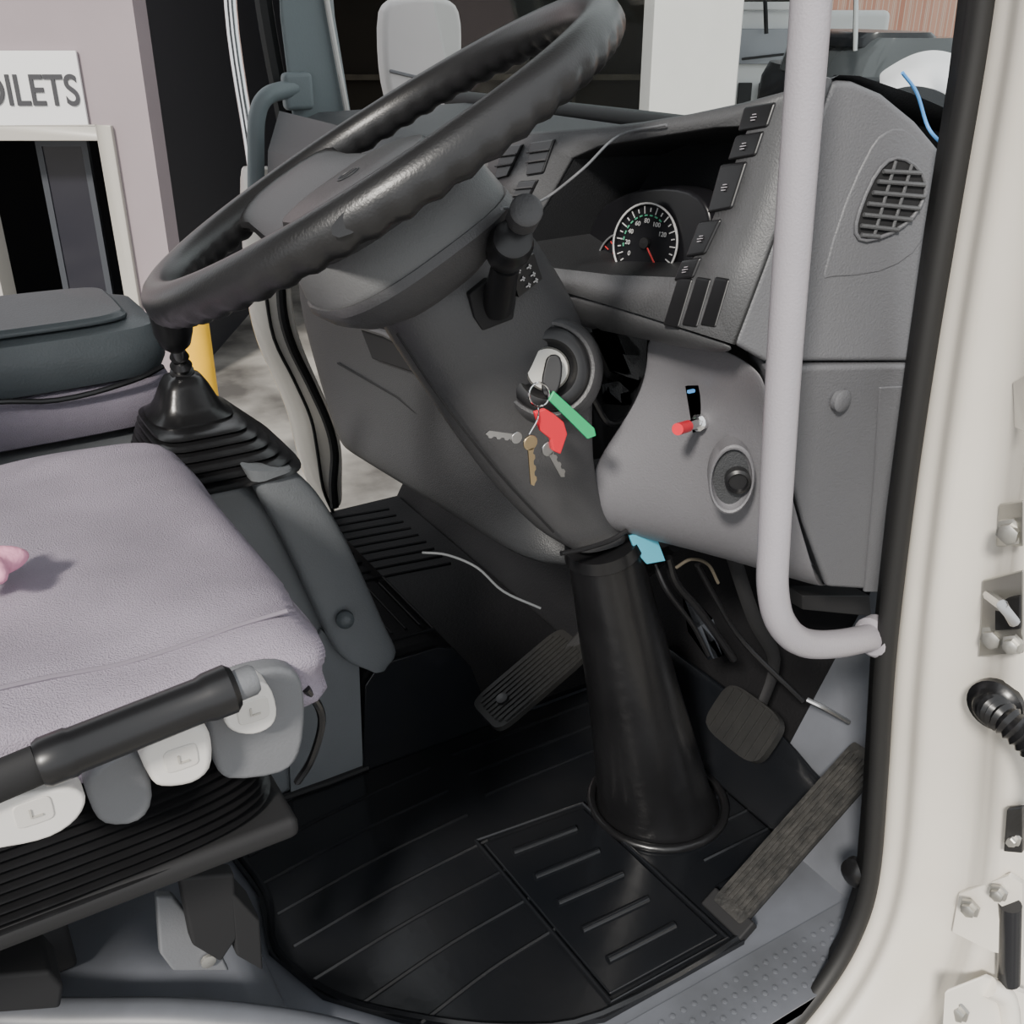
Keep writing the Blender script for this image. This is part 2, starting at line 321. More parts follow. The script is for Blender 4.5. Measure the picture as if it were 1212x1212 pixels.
def slab_round(m,x0,x1,y0,y1,z0,z1,e=6,n=40):
    c=V(((x0+x1)/2,(y0+y1)/2,0)); hx,hy=(x1-x0)/2,(y1-y0)/2; h=z1-z0; r=min(.03,h*.35)
    m.loft([sec(c+Z*(z0+dz),X*(hx-i),Y*(hy-i),n,e) for dz,i in ((0,r),(r*.3,r*.3),(r,0),(h-r,0),(h-r*.3,r*.3),(h,r*1.2),(h+.004,r*3))])
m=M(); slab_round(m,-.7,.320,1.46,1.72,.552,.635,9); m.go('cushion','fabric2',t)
m=M(); slab_round(m,-.7,.312,1.455,1.71,.625,.712,9); m.go('backrest','vinyl',t)
m=M(); slab_round(m,-.7,.27,1.475,1.69,.712,.718,9); m.go('top_panel','vinyl',t)
m=M(); m.tube([V((-.5,1.452,.630)),V((.0,1.452,.640)),V((.15,1.452,.625)),V((.25,1.455,.634)),V((.30,1.48,.64))],.004,8,k=5); m.go('piping','black',t)
# ================================================================ GEAR LEVER
t=thing('gear_lever','black gear lever with rubber boot on the engine cover','gear lever',V((.31,1.36,.549)))
kx=ud(222,482,1.42)
m=M(); S=[]; nb=6
for i in range(nb*4):
    s=i/(nb*4-1); ph=(i%4); z=.549+.052*s
    g=(.006 if ph in (1,2) else -.003)
    c=V((.322,1.335,z)).lerp(V((kx.x,kx.y-.01,z)),s)
    S.append(sec(c,X*(.092-.038*s+g),Y*(.130-.058*s+g),36,4.5))
m.loft(S); m.go('bellows','rubber',t)
m=M(); m.loft([sec(kx+Z*h,X*w,Y*w*1.1,28,3.6) for w,h in ((.055,-.012),(.055,-.004),(.046,.002),(.040,.012),(.030,.035),(.024,.045),(.014,.05))]); m.go('boot','rubber',t)
kt=ud(202,376,1.30)
m=M(); m.tube([kx+Z*.045,kt],.0065,10); m.go('stick','steel',t)
m=M(); m.lathe(kx+Z*.045,kt-kx,[(.016,0),(.016,.01),(.011,.012),(.015,.02),(.010,.028),(.013,.035),(.009,.045)],20); m.go('collar','black',t)
m=M(); ax=(kt-kx).normalized(); m.lathe(kt-ax*.05,ax,[(.012,0),(.02,.01),(.025,.03),(.026,.06),(.024,.08),(.012,.092)],28); m.go('knob','black',t)
# ================================================================ DRIVER SEAT
t=thing('cab_seat','mauve fabric driver seat on black suspension bellows with white adjusters','seat',V((0,.88,.075)))
nx=44; x0,x1,yn,yf=-.85,.238,.657,1.186
def topz(x,yy,zt=.662): return zt+.004*(1-yy*yy)+.0026*math.sin(x*31+yy*5)+.0022*math.sin(x*13-yy*9+1)+.0026*math.sin(x*62+yy*17)*(.5+.5*math.sin(yy*4+x*9))+.0018*math.sin(x*24-yy*26)
m=M(); rings=[]
for i in range(nx+1):
    s=i/nx; x=x0+(x1-x0)*s; fr=max(0,(s-.92)/.08)
    yn_=yn+.002*fr**2; yf_=yf-.018*fr**2; cyy=(yn_+yf_)/2; hy=(yf_-yn_)/2
    dz=-.003*fr**2; zb=.582+.004*fr
    if i==nx: dz-=.018; zb+=.012; hy*=.98
    elif i==nx-1: dz-=.002; hy*=.998
    r=[]; N_=72
    for k in range(N_):
        a=2*math.pi*k/N_; ca,sa=math.cos(a),math.sin(a)
        yy=math.copysign(abs(ca)**(2/7.5),ca); zz=math.copysign(abs(sa)**(2/4.8),sa)
        zt=.662+dz; h=(zt-zb)/2
        puff=(topz(x,yy)-.662)*max(0,zz)
        side=(.004*math.sin(x*40+zz*5)+.003*math.sin(x*90-zz*6) if yy<-.9 else 0)*(1-abs(zz))
        r.append(V((x+(.003*math.sin(yy*14+zz*4) if i>=nx-1 else 0),cyy+hy*yy+side,(zt+zb)/2+h*zz+puff)))
    rings.append(r)
m.loft(rings)
m.go('cushion','fabric',t,sub=1)
hy0=(yf-yn)/2; cy0=(yf+yn)/2
m=M(); m.tube([V((-.6+.045*k,cy0-.82*hy0,topz(-.6+.045*k,-.82)-.0014)) for k in range(19)],.0020,8,k=2); m.go('seam_piping','seam',t)
m=M(); m.box(V((-.30,.90,.572)),(1.02,.42,.04)); m.go('cushion_base','vinyl',t,bevel=.01)
m=M(); m.prism(cr(PY([(246,862,.645),(256,905,.645),(272,924,.645),(332,917,.645),(356,892,.645),(362,840,.645),(354,800,.645),(322,792,.645),(272,806,.645),(250,830,.645)]),3,True),Y*.02); m.go('side_cover','seatp',t,bevel=.005)
m=M(); m.prism(cr(PY([(104,922,.64),(108,955,.64),(125,978,.64),(165,975,.64),(182,945,.64),(168,896,.64),(140,892,.64)]),3,True),Y*.025); m.go('adjuster_arm','seatp',t,bevel=.006)
def knob(pts,y,cx,cyy):
    m=M(); m.prism(cr(PY([(a,b,y) for a,b in pts]),3,True),Y*.022); o=m.go('adjuster_knob','whitep',t,bevel=.006)
    c=uy(cx,cyy,y-.001); m=M(); m.prism(sec(c,X*.012,Z*.010,20,5),Y*.003); m.go('knob_recess','whited',o,bevel=.001)
    m=M(); m.box(c-Y*.0006+X*-.002,(.0012,.001,.007)); m.box(c-Y*.0006+X*.002-Z*.003,(.006,.001,.0012)); m.go('icon','alu',o)
knob([(266,850),(276,866),(300,870),(322,860),(328,840),(318,812),(296,808),(274,816)],.628,300,842)
knob([(168,890),(178,922),(192,934),(228,930),(250,912),(252,880),(240,860),(204,864)],.618,215,898)
knob([(-30,960),(-30,1005),(10,1004),(60,992),(92,970),(102,945),(82,934),(30,940)],.60,40,962)
m=M(); rings=[]; n=21
for i in range(n):
    s=i/(n-1); z=.575-.095*s; o_=.002 if i%2 else .013
    rings.append(sec(V((-.28,.88,z)),X*(.445+o_+.01*s),Y*(.200+o_),56,9))
m.loft(rings); m.go('suspension_bellows','rubber',t)
m=M(); m.box(V((-.275,.88,.472)),(.93,.425,.022)); m.go('base_pan','blackm',t,bevel=.008)
m=M(); m.box(V((-.275,.88,.455)),(.86,.36,.02)); m.go('base_frame','black',t,bevel=.004)
m=M(); m.tube(PY([(362,815,.66),(378,838,.67),(380,862,.67),(368,900,.68),(352,925,.70)]),.0035,8,k=5); m.go('cable','black',t)
m=M(); m.prism(PY([(212,1040,.80),(278,1035,.80),(282,1110,.80),(262,1140,.80),(228,1120,.80)]),Y*.02); m.go('support_bracket','blackm',t,bevel=.004)
m=M(); m.prism(PY([(-60,1160,.84),(60,1150,.84),(76,1168,.84),(72,1195,.84),(-60,1205,.84)]),Y*.06); m.go('seat_rail','blackm',t,bevel=.005)
m=M(); m.box(V((-.3,1.02,.27)),(.6,.06,.36)); m.go('pedestal','blackm',t,bevel=.006)
m=M(); m.prism([uy(185,1062,.84),uy(205,1062,.84),uy(262,1130,.84),uy(272,1150,.84),uy(205,1150,.84),uy(190,1130,.84)],Y*.012); m.go('mount_bracket','seatp',t,bevel=.003)
m=M(); m.lathe(uy(246,1136,.838),-Y,[(.008,0),(.008,.004),(.004,.005)],12); m.go('bolt','zinc',t)
m=M(); m.prism([uy(272,1052,.80),uy(308,1090,.80),uy(312,1150,.80),uy(280,1132,.80)],Y*.05); m.go('front_bracket','blackm',t,bevel=.003)
t=thing('parking_brake_lever','black parking brake lever with push button lying beside the driver seat','lever',uy(0,925,.595))
e1,e0=uy(272,815,.595),uy(45,905,.595); ee=uy(-90,962,.595); dv=(e1-e0).normalized()
m=M(); L=(e1-e0).length; m.lathe(e0,dv,[(.0145,0),(.0165,.004),(.0165,.02),(.0155,.022),(.0155,L-.02),(.017,L-.015),(.0175,L),(.014,L+.004)],28); m.go('grip','black',t)
m=M(); m.lathe(e1,dv,[(.011,.0),(.011,.016),(.009,.019),(.003,.02)],20); m.go('button','seatp',t)
m=M(); m.tube([ee,e0],.0145,16,flat=.7); m.go('lever_arm','blackm',t)
c=uz(-18,668,.700); m=M()
rr=[]
for i in range(9):
    a=math.pi*i/8; r=math.sin(a); rr.append([c+V(((.028+.010*math.cos(5*j*math.pi/10))*max(r,.02)*math.cos(j*math.pi/10),(.028+.010*math.cos(5*j*math.pi/10))*max(r,.02)*math.sin(j*math.pi/10),-.014*math.cos(a))) for j in range(20)])
m.loft(rr); tag(m.go('toy_star','pink',sub=1),'small pink star shaped plush lying on the driver seat cushion','toy')
# ================================================================ FLOOR MATS
t=thing('driver_floor_mat','glossy black rubber floor mat with heel pad and ribs under the pedals','floor mat',V((.55,.95,0)))
out=[V((.215,1.225,.0)),V((.235,1.07,0)),V((.215,.97,0)),V((.25,.87,0)),V((.32,.79,0)),V((.42,.71,0)),V((.53,.665,0)),V((.755,.665,0)),V((.775,.70,0)),V((.79,.745,0)),V((.95,.745,0)),V((.95,1.225,0))]
m=M(); m.prism([p+Z*.001 for p in out],Z*.008)
def rib(m,pts,r=.0028,z=.009): m.tube([V((p[0],p[1],z)) for p in pts],r,6,k=4,flat=1.0)
rib(m,[(p.x*.97+.016,p.y*.97+.027) for p in out[:-1]],.005)
for i in range(7):
    y=1.18-.062*i; x1_=.555
    xs_=.245+ (0 if y>.93 else (.93-y)*.75)
    if xs_<.5: rib(m,[(xs_,y-.035),(xs_+(x1_-xs_)*.5,y-.012),(x1_,y)],.0032)
for i in range(3): rib(m,[(.60,1.19-.055*i),(.93,1.19-.055*i)],.0032)
for i in range(3): rib(m,[(.80,.80+.045*i),(.93,.80+.045*i)],.0032)
m.go('mat_sheet','mat',t,ang=50)
pc=[uz(572,1000,.01),uz(690,958,.01),uz(850,1108,.01),uz(722,1178,.01)]
m=M(); cc=sum(pc,V((0,0,0)))/4; m.prism([V((p.x,p.y,.008)) for p in pc],Z*.005); m.go('heel_pad','mat',t,bevel=.003)
fr=[p+(p-cc)*.07 for p in pc]; m=M(); m.tube([V((p.x,p.y,.011)) for p in fr],.004,8,closed=True); m.go('heel_pad_border','mat',t)
for i in range(5):
    s=.12+i*.185; a=pc[0].lerp(pc[3],s); b=pc[1].lerp(pc[2],s); p0=a.lerp(b,.16); p1=a.lerp(b,.78)
    m=M(); m.tube([V((p0.x,p0.y,.014)),V((p1.x,p1.y,.014))],.005,10,flat=1.2); m.go('grip_bar','mat',t)
m=M(); m.patch([[V((.925,y,.008)),V((.95,y,.045)),V((.97,y,.10)),V((.985,y,.135 if y>.8 else .10))] for y in (.75,.78,.85,.95,1.05,1.15,1.22)]); m.go('front_flap','mat',t,solid=.006,sub=1)
m=M(); m.prism([V((.46,1.228,.0)),V((.70,1.228,.0)),V((.685,1.228,.06)),V((.66,1.228,.14)),V((.63,1.228,.185)),V((.60,1.228,.197)),V((.50,1.228,.20)),V((.475,1.228,.17))],Y*.006); m.go('side_flap','mat',t,bevel=.002)
t=thing('passenger_floor_mat','black ribbed rubber mat in the passenger footwell','floor mat',V((.8,1.6,0)))
prof=[(.46,.0),(.70,.0),(.685,.06),(.66,.14),(.63,.185),(.60,.197),(.50,.20),(.475,.17)]
m=M(); m.prism([V((x,1.245,z)) for x,z in prof],Y*.50); m.go('raised_section','matp',t,bevel=.012)
m=M(); m.prism([V((.40,1.75,.002)),V((.95,1.75,.002)),V((.95,2.14,.002)),V((.40,2.14,.002))],Z*.01)
m.prism([V((.70,1.24,.002)),V((.95,1.24,.002)),V((.95,1.75,.002)),V((.70,1.75,.002))],Z*.01)
for i in range(9): m.tube([V((.5,1.77+i*.04,.012)),V((.70,1.785+i*.04,.012)),V((.90,1.76+i*.04,.012))],.004,6,k=4)
m.go('mat_sheet','matp',t)
m=M()
for i in range(5): m.tube([V((.505+.025*i,1.30,.199)),V((.505+.025*i,1.46,.199))],.0022,6)
m.tube([V((.485,1.28,.199)),V((.62,1.28,.197)),V((.62,1.48,.197)),V((.485,1.48,.199))],.003,6,closed=True)
for i in range(6): m.tube([V((.49,1.51+i*.038,.199)),V((.61,1.51+i*.038,.197))],.0026,6)
m.go('ribs','matp',t)
m=M(); m.tube([ux(500,654,.66),ux(530,657,.69),ux(565,672,.72),ux(596,700,.75),ux(640,720,.80)],.0022,8,k=5); tag(m.go('edge_strip_metal','console'),'thin curved edge strip above the passenger footwell mat','strip')
# ================================================================ PEDALS
def plate(c,u,v,w,h,th,name,m_,par,ribs=0,e=5):
    n=u.cross(v); m=M(); m.prism(sec(c,u*w,v*h,32,e),n*th)
    for i in range(ribs):
        s=-1+2*(i+.5)/ribs; l=h*1.78*(1 if e>9 else (1-abs(s)**6*.25))
        m.box(c+u*(w*s*.92)+n*(th+.001),(w*1.1/ribs,l,.003),(u,v,n))
    return m.go(name,m_,par)
a=uz(862,1082,.015); b=uy(1030,892,.715)
t=thing('accelerator_pedal','long worn ribbed accelerator pedal hinged on the floor beside the mat','pedal',a)
v=(b-a).normalized(); u=(Y-v*Y.dot(v)).normalized(); n=-(u.cross(v)); 
plate((a+b)/2,-u,v,.027,(b-a).length/2,.008,'pedal_face','pedal2',t,7,e=20)
m=M(); m.box(a+n*-.002,(.075,.03,.016),(u,v,n)); m.go('hinge_base','blackm',t,bevel=.003)
m=M(); m.box((a+b)/2-n*.008,(.045,(b-a).length*.9,.01),(u,v,n)); m.go('backing_plate','blackm',t,bevel=.002)
c=uy(884,858,.875)
t=thing('brake_pedal','rounded black rubber brake pedal hanging right of the steering column boot','pedal',c)
v=V((.62,0,.78)); plate(c,-Y,v,.060,.042,.014,'pedal_pad','pedal',t,7,e=4)
top=uy(862,640,.86); m=M(); m.tube([c+V((.02,0,.01)),c+V((.04,.0,.10)),top.lerp(c,.4)+X*.03,top],.011,10,k=5,flat=.6); m.go('pedal_arm','blackm',t)
c=uy(630,806,1.13)
t=thing('clutch_pedal','long ribbed black clutch pedal left of the steering column boot','pedal',c)
v=(uy(690,752,1.13)-uy(580,846,1.13)).normalized(); u=(Y-v*Y.dot(v)).normalized()
plate(c,-u,v,.044,.095,.010,'pedal_face','pedal',t,9,e=7)
nn_=(-u).cross(v)
m=M(); m.lathe(c-v*.055+nn_*.006,nn_,[(.010,.006),(.010,.010),(.003,.011)],12); m.go('bolt','black',t)
m=M(); m.tube([c+v*.06-nn_*.004,c+v*.06+V((.09,-.03,.10)),uy(690,680,1.0)+X*.16],.010,8,k=5); m.go('pedal_arm','blackm',t)
# ================================================================ STEERING WHEEL
wc=ud(444,184,.90); N=V((-.465,.183,.868)).normalized(); e1=(Y.cross(N)).normalized(); e2=N.cross(e1)
t=thing('steering_wheel','large black steering wheel with broad spokes above the column','steering wheel',wc)
RW=.223; m=M(); rings=[]; n=220
for i in range(n):
    a=2*math.pi*i/n; o=e1*math.cos(a)+e2*math.sin(a); c=wc+o*RW; r=[]
    for j in range(18):
        b=2*math.pi*j/18; rr_=.0175
        if math.sin(b)<-.1: rr_+=.0014*math.sin(a*56)
        r.append(c+o*(rr_*math.cos(b))+N*(rr_*1.08*math.sin(b)))
    rings.append(r)
m.loft(rings,loop=True); m.go('rim','rim',t,ang=80)
for sg in (1,-1):
    m=M(); S=[]
    for s,w,th,dn in ((0.0,.085,.018,.036),(.25,.083,.018,.033),(.5,.074,.017,.022),(.75,.064,.014,.009),(.93,.068,.012,.001),(1.0,.080,.010,-.002)):
        S.append(sec(wc+e2*sg*(RW-.010)*s-e1*.035*(.6+s*.6)-N*dn,e1*w,N*th,20,2.8))
    m.loft(S); m.go('spoke','rim',t)
m=M(); S=[]
for h,w1,w2 in ((-.004,.03,.03),(-.009,.06,.06),(-.02,.080,.080),(-.045,.092,.094),(-.072,.097,.100),(-.080,.096,.099)):
    S.append(sec(wc-e1*.022+N*h,e1*w1,e2*w2,36,2.8))
m.loft(S); hub=m.go('centre_pad','pad',t)
m=M(); S=[]
for h,w1,w2 in ((-.078,.099,.101),(-.086,.100,.102),(-.10,.092,.09),(-.115,.075,.07),(-.125,.05,.05)):
    S.append(sec(wc-e1*.022+N*h,e1*w1,e2*w2,36,2.8))
m.loft(S); m.go('hub_shell','shroud',t)
m=M(); S=[sec(wc-e1*.03+N*h,e1*w1,e2*w2,32,3) for h,w1,w2 in ((-.012,.072,.07),(-.004,.068,.066),(-.001,.055,.055),(.000,.03,.03))]
m.loft(S); tp_=m.go('horn_pad','rim',t)
m=M(); c=wc-e1*.03+N*.0004; m.tube([c+e1*.010*math.cos(k*math.pi/10)+e2*.014*math.sin(k*math.pi/10) for k in range(20)],.0009,6,closed=True); m.tube([c-e1*.009,c+e1*.009],.0009,6); m.go('emblem','dash',tp_)
# ================================================================ STEERING COLUMN
t=thing('steering_column','grey steering column shroud with ignition barrel above a black rubber boot','steering column',V((.8,.93,0)))
prs=[((440,335),(610,262),.90),((448,368),(638,300),.89),((474,414),(672,362),.885),((512,470),(688,425),.885),((550,525),(688,485),.89),((592,580),(694,546),.895),((636,625),(710,598),.90),((674,648),(735,630),.905)]
m=M(); S=[]
for (l,r_,y) in prs:
    a=uy(*l,y); b=uy(*r_,y); u=(b-a)/2; S.append((((a+b)/2),u,min(.055,u.length*.72)))
rings=[sec(c,u,Y*h,28,2.7) for c,u,h in S]
cols=[cr([r[k] for r in rings],4) for k in range(28)]
m.loft([[cols[k][i] for k in range(28)] for i in range(len(cols[0]))]); m.go('lower_shroud','shroud',t)
m=M(); m.tube([uy(470,395,.845),uy(520,470,.835),uy(590,560,.845),uy(655,630,.86)],.0012,6,k=4); m.go('shroud_seam','blackm',t)
ct=uy(712,640,.905); cb=V((.82,.93,0)); ax=cb-ct
m=M(); S=[]
for s,r_ in ((0,.047),(.03,.050),(.035,.047),(.15,.05),(.3,.056),(.5,.063),(.7,.073),(.9,.084),(.96,.089),(1.0,.100)):
    c=ct+ax*s; nn=ax.normalized().lerp(-Z,max(0,s-.6)/.4).normalized(); u=Y; w=nn.cross(Y).normalized()
    S.append(sec(c,w*r_,u*r_,36,2))
m.loft(S); m.go('rubber_boot','rubber',t)
m=M(); m.tube([cb+Z*.012+V((.102*math.cos(k*math.pi/16),.102*math.sin(k*math.pi/16),0)) for k in range(32)],.007,10,closed=True); m.go('boot_flange','rubber',t)
m=M(); m.tube([uy(664,655,.86),uy(690,650,.86),uy(722,640,.86),uy(742,628,.86)],.003,8,k=3); m.go('boot_clip','black',t)
ic=uy(648,437,.825); ia=(CAM-ic).normalized()+V((.02,0,.02)); ia.normalize()
m=M(); m.lathe(ic,ia,[(.060,-.06),(.055,-.014),(.050,.0),(.047,.003),(.044,.002),(.041,-.003)],40); bz=m.go('ignition_bezel','shroud',t)
m=M(); m.lathe(ic,ia,[(.043,-.004),(.042,.003),(.037,.007),(.030,.007),(.027,.003),(.023,.001),(.022,-.002)],40); m.go('bezel_ring','black',bz)
m=M(); m.lathe(ic-ia*.002,ia,[(.022,0),(.022,.006),(.020,.008),(.004,.008)],32); m.go('lock_barrel','zinc',t)
s0=uy(588,362,.835); s1=uy(604,290,.77); s2=uy(617,262,.745); d=(s1-s0).normalized()
m=M(); m.prism(PY([(556,348,.83),(580,330,.83),(612,352,.83),(608,378,.83),(572,392,.83),(562,376,.83)]),Y*.02); m.go('stalk_socket','blackm',t,bevel=.002)
m=M(); m.lathe(s0,d,[(.016,0),(.015,.02),(.0135,.05),(.013,.07)],24); st=m.go('control_stalk','black',t)
d2=(s2-s1).normalized(); dk=(s2-s1)*.6+(CAM-s1).normalized()*.03
m=M(); m.lathe(s1-d2*.012,dk,[(.015,-.006),(.0185,.0),(.0195,.012),(.0195,.034),(.017,.04),(.0165,.05),(.012,.052)],28); sk=m.go('stalk_knob','black',st)
m=M(); m.lathe(s2,dk,[(.0135,.0),(.0135,.034),(.011,.036),(.002,.036)],24); m.go('stalk_cap','shroud',st)
ll=PY([(604,318,.828),(632,300,.828),(642,330,.828),(614,352,.828)])
m=M(); m.prism(ll,Y*.006); dc=m.go('symbol_decal','black',t)
r_=(ll[1]-ll[0]).normalized(); w_=(ll[0]-ll[3]).normalized(); cc=sum(ll,V((0,0,0)))/4-Y*.0015
m=M(); 
for (a,b) in ((-.008,.008),(.004,.006),(-.006,-.001),(.006,-.003),(-.002,-.010),(.007,-.010)):
    m.box(cc+r_*a+w_*b,(.0055,.0008,.0012),(r_,Y,w_)); m.box(cc+r_*(a+.001)+w_*b,(.0012,.0008,.0045),(r_,Y,w_))
m.go('symbols','tick',dc)
t=thing('ignition_key','black headed ignition key turned in the lock barrel','key',ic+ia*.012)
m=M(); rt=-ia.cross(Z).normalized(); uu=ia.cross(rt).normalized()
m.box(ic+ia*.011,(.003,.010,.010),(rt,uu,ia)); m.go('key_blade','steel',t)
kc=ic+ia*.018+rt*.004-uu*.006
m=M(); m.prism(cr([kc+rt*a+uu*b for a,b in ((-.004,.018),(.006,.019),(.010,.008),(.008,-.010),(.002,-.020),(-.008,-.020),(-.010,-.008),(-.008,.006))],3,True),ia*.008); m.go('key_head','black',t,bevel=.002)
yk=(ic+ia*.03).y-.012
def K(px,py,dy=0): return uy(px,py,yk+dy)
m=M(); m.tube([K(638+12*math.cos(k*math.pi/10),467+14*math.sin(k*math.pi/10)) for k in range(20)],.0012,8,closed=True); tag(m.go('key_ring','chrome'),'thin steel split ring hanging from the ignition key','key ring')
m=M(); m.prism([K(650,474,-.004),K(656,463,-.004),K(704,507,-.004),K(706,516,-.004),K(696,520,-.004)],Y*.003); tag(m.go('green_key_tag','green',bevel=.001),'long green key tag pointing right from the key ring','key tag')
m=M(); m.prism([K(x,y,-.010) for x,y in ((633,488),(646,484),(656,490),(668,500),(672,514),(664,538),(655,534),(652,520),(640,510))],Y*.005); tag(m.go('red_key_tag','red',bevel=.0015),'crumpled red key tag hanging under the ignition key','key tag')
def key(p0,p1,mt,label,dy,w=.0078):
    a=K(*p0,dy); b=K(*p1,dy); v=(b-a); L=v.length; v.normalize(); u=v.cross(Y).normalized()
    t=thing('key',label,'key',a,'loose keys on the ring')
    m=M(); m.prism([a+u*w*math.cos(k*math.pi/8)+v*(w*math.sin(k*math.pi/8)+.004) for k in range(16)],Y*.0022); m.go('bow',mt,t,bevel=.0006)
    pts=[a+v*.01-u*.0035,a+v*L-u*.0035,a+v*(L+.003)]; k=6
    for i in range(k): s=1-(i/k)*.75; pts+= [a+v*L*s+u*(.0035 if i%2 else .0015),a+v*L*(s-.05)+u*(.0015 if i%2 else .0035)]
    pts+= [a+v*.01+u*.0035]
    m=M(); m.prism(pts,Y*.0016); m.go('blade',mt,t)
key((628,520),(632,572),'brass','brass key hanging lowest from the ring',-.014)
key((648,528),(667,562),'steel','silver key hanging diagonally beside the red tag',-.006)
key((616,519),(578,514),'steel','silver key sticking out sideways to the left',-.018,.006)
m=M(); m.tube([K(638,480,-.004),K(636,496,-.014),K(626,514,-.016)],.001,6,k=4); tag(m.go('key_chain','chrome'),'tiny chain linking the split ring with the keys','chain')
# ================================================================ DASHBOARD
t=thing('dashboard','dark grey moulded dashboard with instrument binnacle and side vent','dashboard',V((.8,1.3,.45)))
r1=uy(985,95,.66); r3=uy(870,408,.66)
nf=(r1-r3).cross(Y).normalized()
def pf(px,py,off=0): return up(px,py,r3,nf)+X*off
outer=[(665,345),(760,373),(870,408),(905,315),(945,205),(985,95),(880,128),(750,152),(665,160),(590,165),(575,225),(600,290)]
inner=[(655,318),(730,327),(806,330),(832,300),(866,220),(892,150),(850,152),(760,166),(712,174),(680,188),(650,240),(620,288)]
m=M(); a=m.vs([pf(*p) for p in outer]); b=m.vs([pf(*p) for p in inner]); nn=len(a)
for i in range(nn): m.f([a[i],a[(i+1)%nn],b[(i+1)%nn],b[i]])
m.go('instrument_fascia','dash2',t,solid=.006)
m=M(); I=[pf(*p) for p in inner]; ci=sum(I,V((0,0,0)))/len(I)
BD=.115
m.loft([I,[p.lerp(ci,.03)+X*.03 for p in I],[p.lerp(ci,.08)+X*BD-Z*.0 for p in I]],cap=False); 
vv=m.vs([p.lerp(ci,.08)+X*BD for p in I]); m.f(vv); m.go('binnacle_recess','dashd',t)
m=M(); tp=[pf(*p) for p in ((985,95),(880,128),(750,152),(665,158),(590,163))]
m.loft([[p-Z*.004-X*.002 for p in tp],[p+Z*.006 for p in tp],[V((p.x+.05,p.y,p.z+.004)) for p in tp],[V((1.12,p.y,.945)) for p in tp],[V((1.12,p.y,.93)) for p in tp],[V((p.x+.05,p.y,p.z-.015)) for p in tp]],closed=False,cap=False); m.go('dash_top','dash',t,sub=1)
m=M(); m.patch([[pf(665,343),pf(760,371),pf(850,401),pf(872,408)],[ux(660,352,.632),ux(755,382,.632),ux(842,413,.634),ux(866,416,.636)],[ux(668,385,.66),ux(745,395,.66),ux(800,408,.66),ux(850,412,.66)]]); m.go('lower_lip','dash2',t,solid=.004,sub=1)
m=M(); m.patch([[pf(590,163),pf(575,225),pf(600,290)],[V((.68,1.5,.93)),V((.655,1.5,.88)),V((.64,1.5,.80))],[V((.70,2.02,.93)),V((.67,2.02,.86)),V((.66,2.02,.78))]]); m.go('centre_fascia','dash2',t,solid=.004)
rows=[]
Lc=[((600,292),.66),((640,400),.665),((642,520),.665),((645,610),.645),((648,680),.622),((655,694),.640)]
Rc=[((345,300),.66),((342,350),.665),((362,425),.66),((380,485),.645),((394,524),.630),((402,532),.645)]
for (l,xl),(r_,xr) in zip(Lc,Rc):
    a=ux(*l,xl); b=ux(*r_,xr); rows.append([a+X*.2]+[a.lerp(b,s) for s in (0,.2,.4,.6,.8,1)]+[b+V((.04,.01,0)),b+X*.35])
rows.append([p+X*.3+Z*.02 for p in rows[-1]])
m=M(); m.patch(rows); m.go('lower_dash','dash',t,sub=2)
m=M(); m.prism([V((x,1.30,z)) for x,z in ((1.12,.93),(.78,.925),(.70,.90),(.70,.70),(.80,.60),(1.12,.55))],Y*.74); m.go('passenger_dash','dash',t,bevel=.012)
m=M(); m.prism([ux(418,368,.652),ux(462,382,.652),ux(500,445,.652),ux(440,425,.652)],X*.01); gp=m.go('storage_pocket','blackm',t,bevel=.003)
m=M(); m.tube([ux(424,385,.648),ux(470,402,.648),ux(492,438,.648)],.006,8,k=3); m.go('pocket_handle','shroud',gp)
m=M(); m.tube([ux(400,430,.658),ux(470,470,.658),ux(530,520,.658)],.002,6); m.tube([ux(450,500,.652),ux(520,560,.648),ux(610,630,.642)],.002,6); m.go('panel_seams','blackm',t)
for q4 in (((636,168),(664,164),(650,204),(630,207)),((602,172),(626,170),(608,208),(592,212)),((622,214),(644,212),(630,240),(610,242))):
    m=M(); m.prism([pf(*p,-.010) for p in q4],X*.012); v_=m.go('centre_vent','black',t,bevel=.002)
    m=M(); p=[pf(*p,-.012) for p in q4]
    for s in (.3,.6): m.tube([p[0].lerp(p[3],s),p[1].lerp(p[2],s)],.0012,6)
    m.go('vent_slat','shroud',v_)
gx=.725
m=M(); cl=[ux(*p,gx) for p in ((694,322),(702,262),(726,236),(770,222),(815,226),(838,250),(838,290),(815,326))]; m.prism(cr(cl,3,True),X*.03); cluster=m.go('instrument_cluster','gauge',t,bevel=.004)
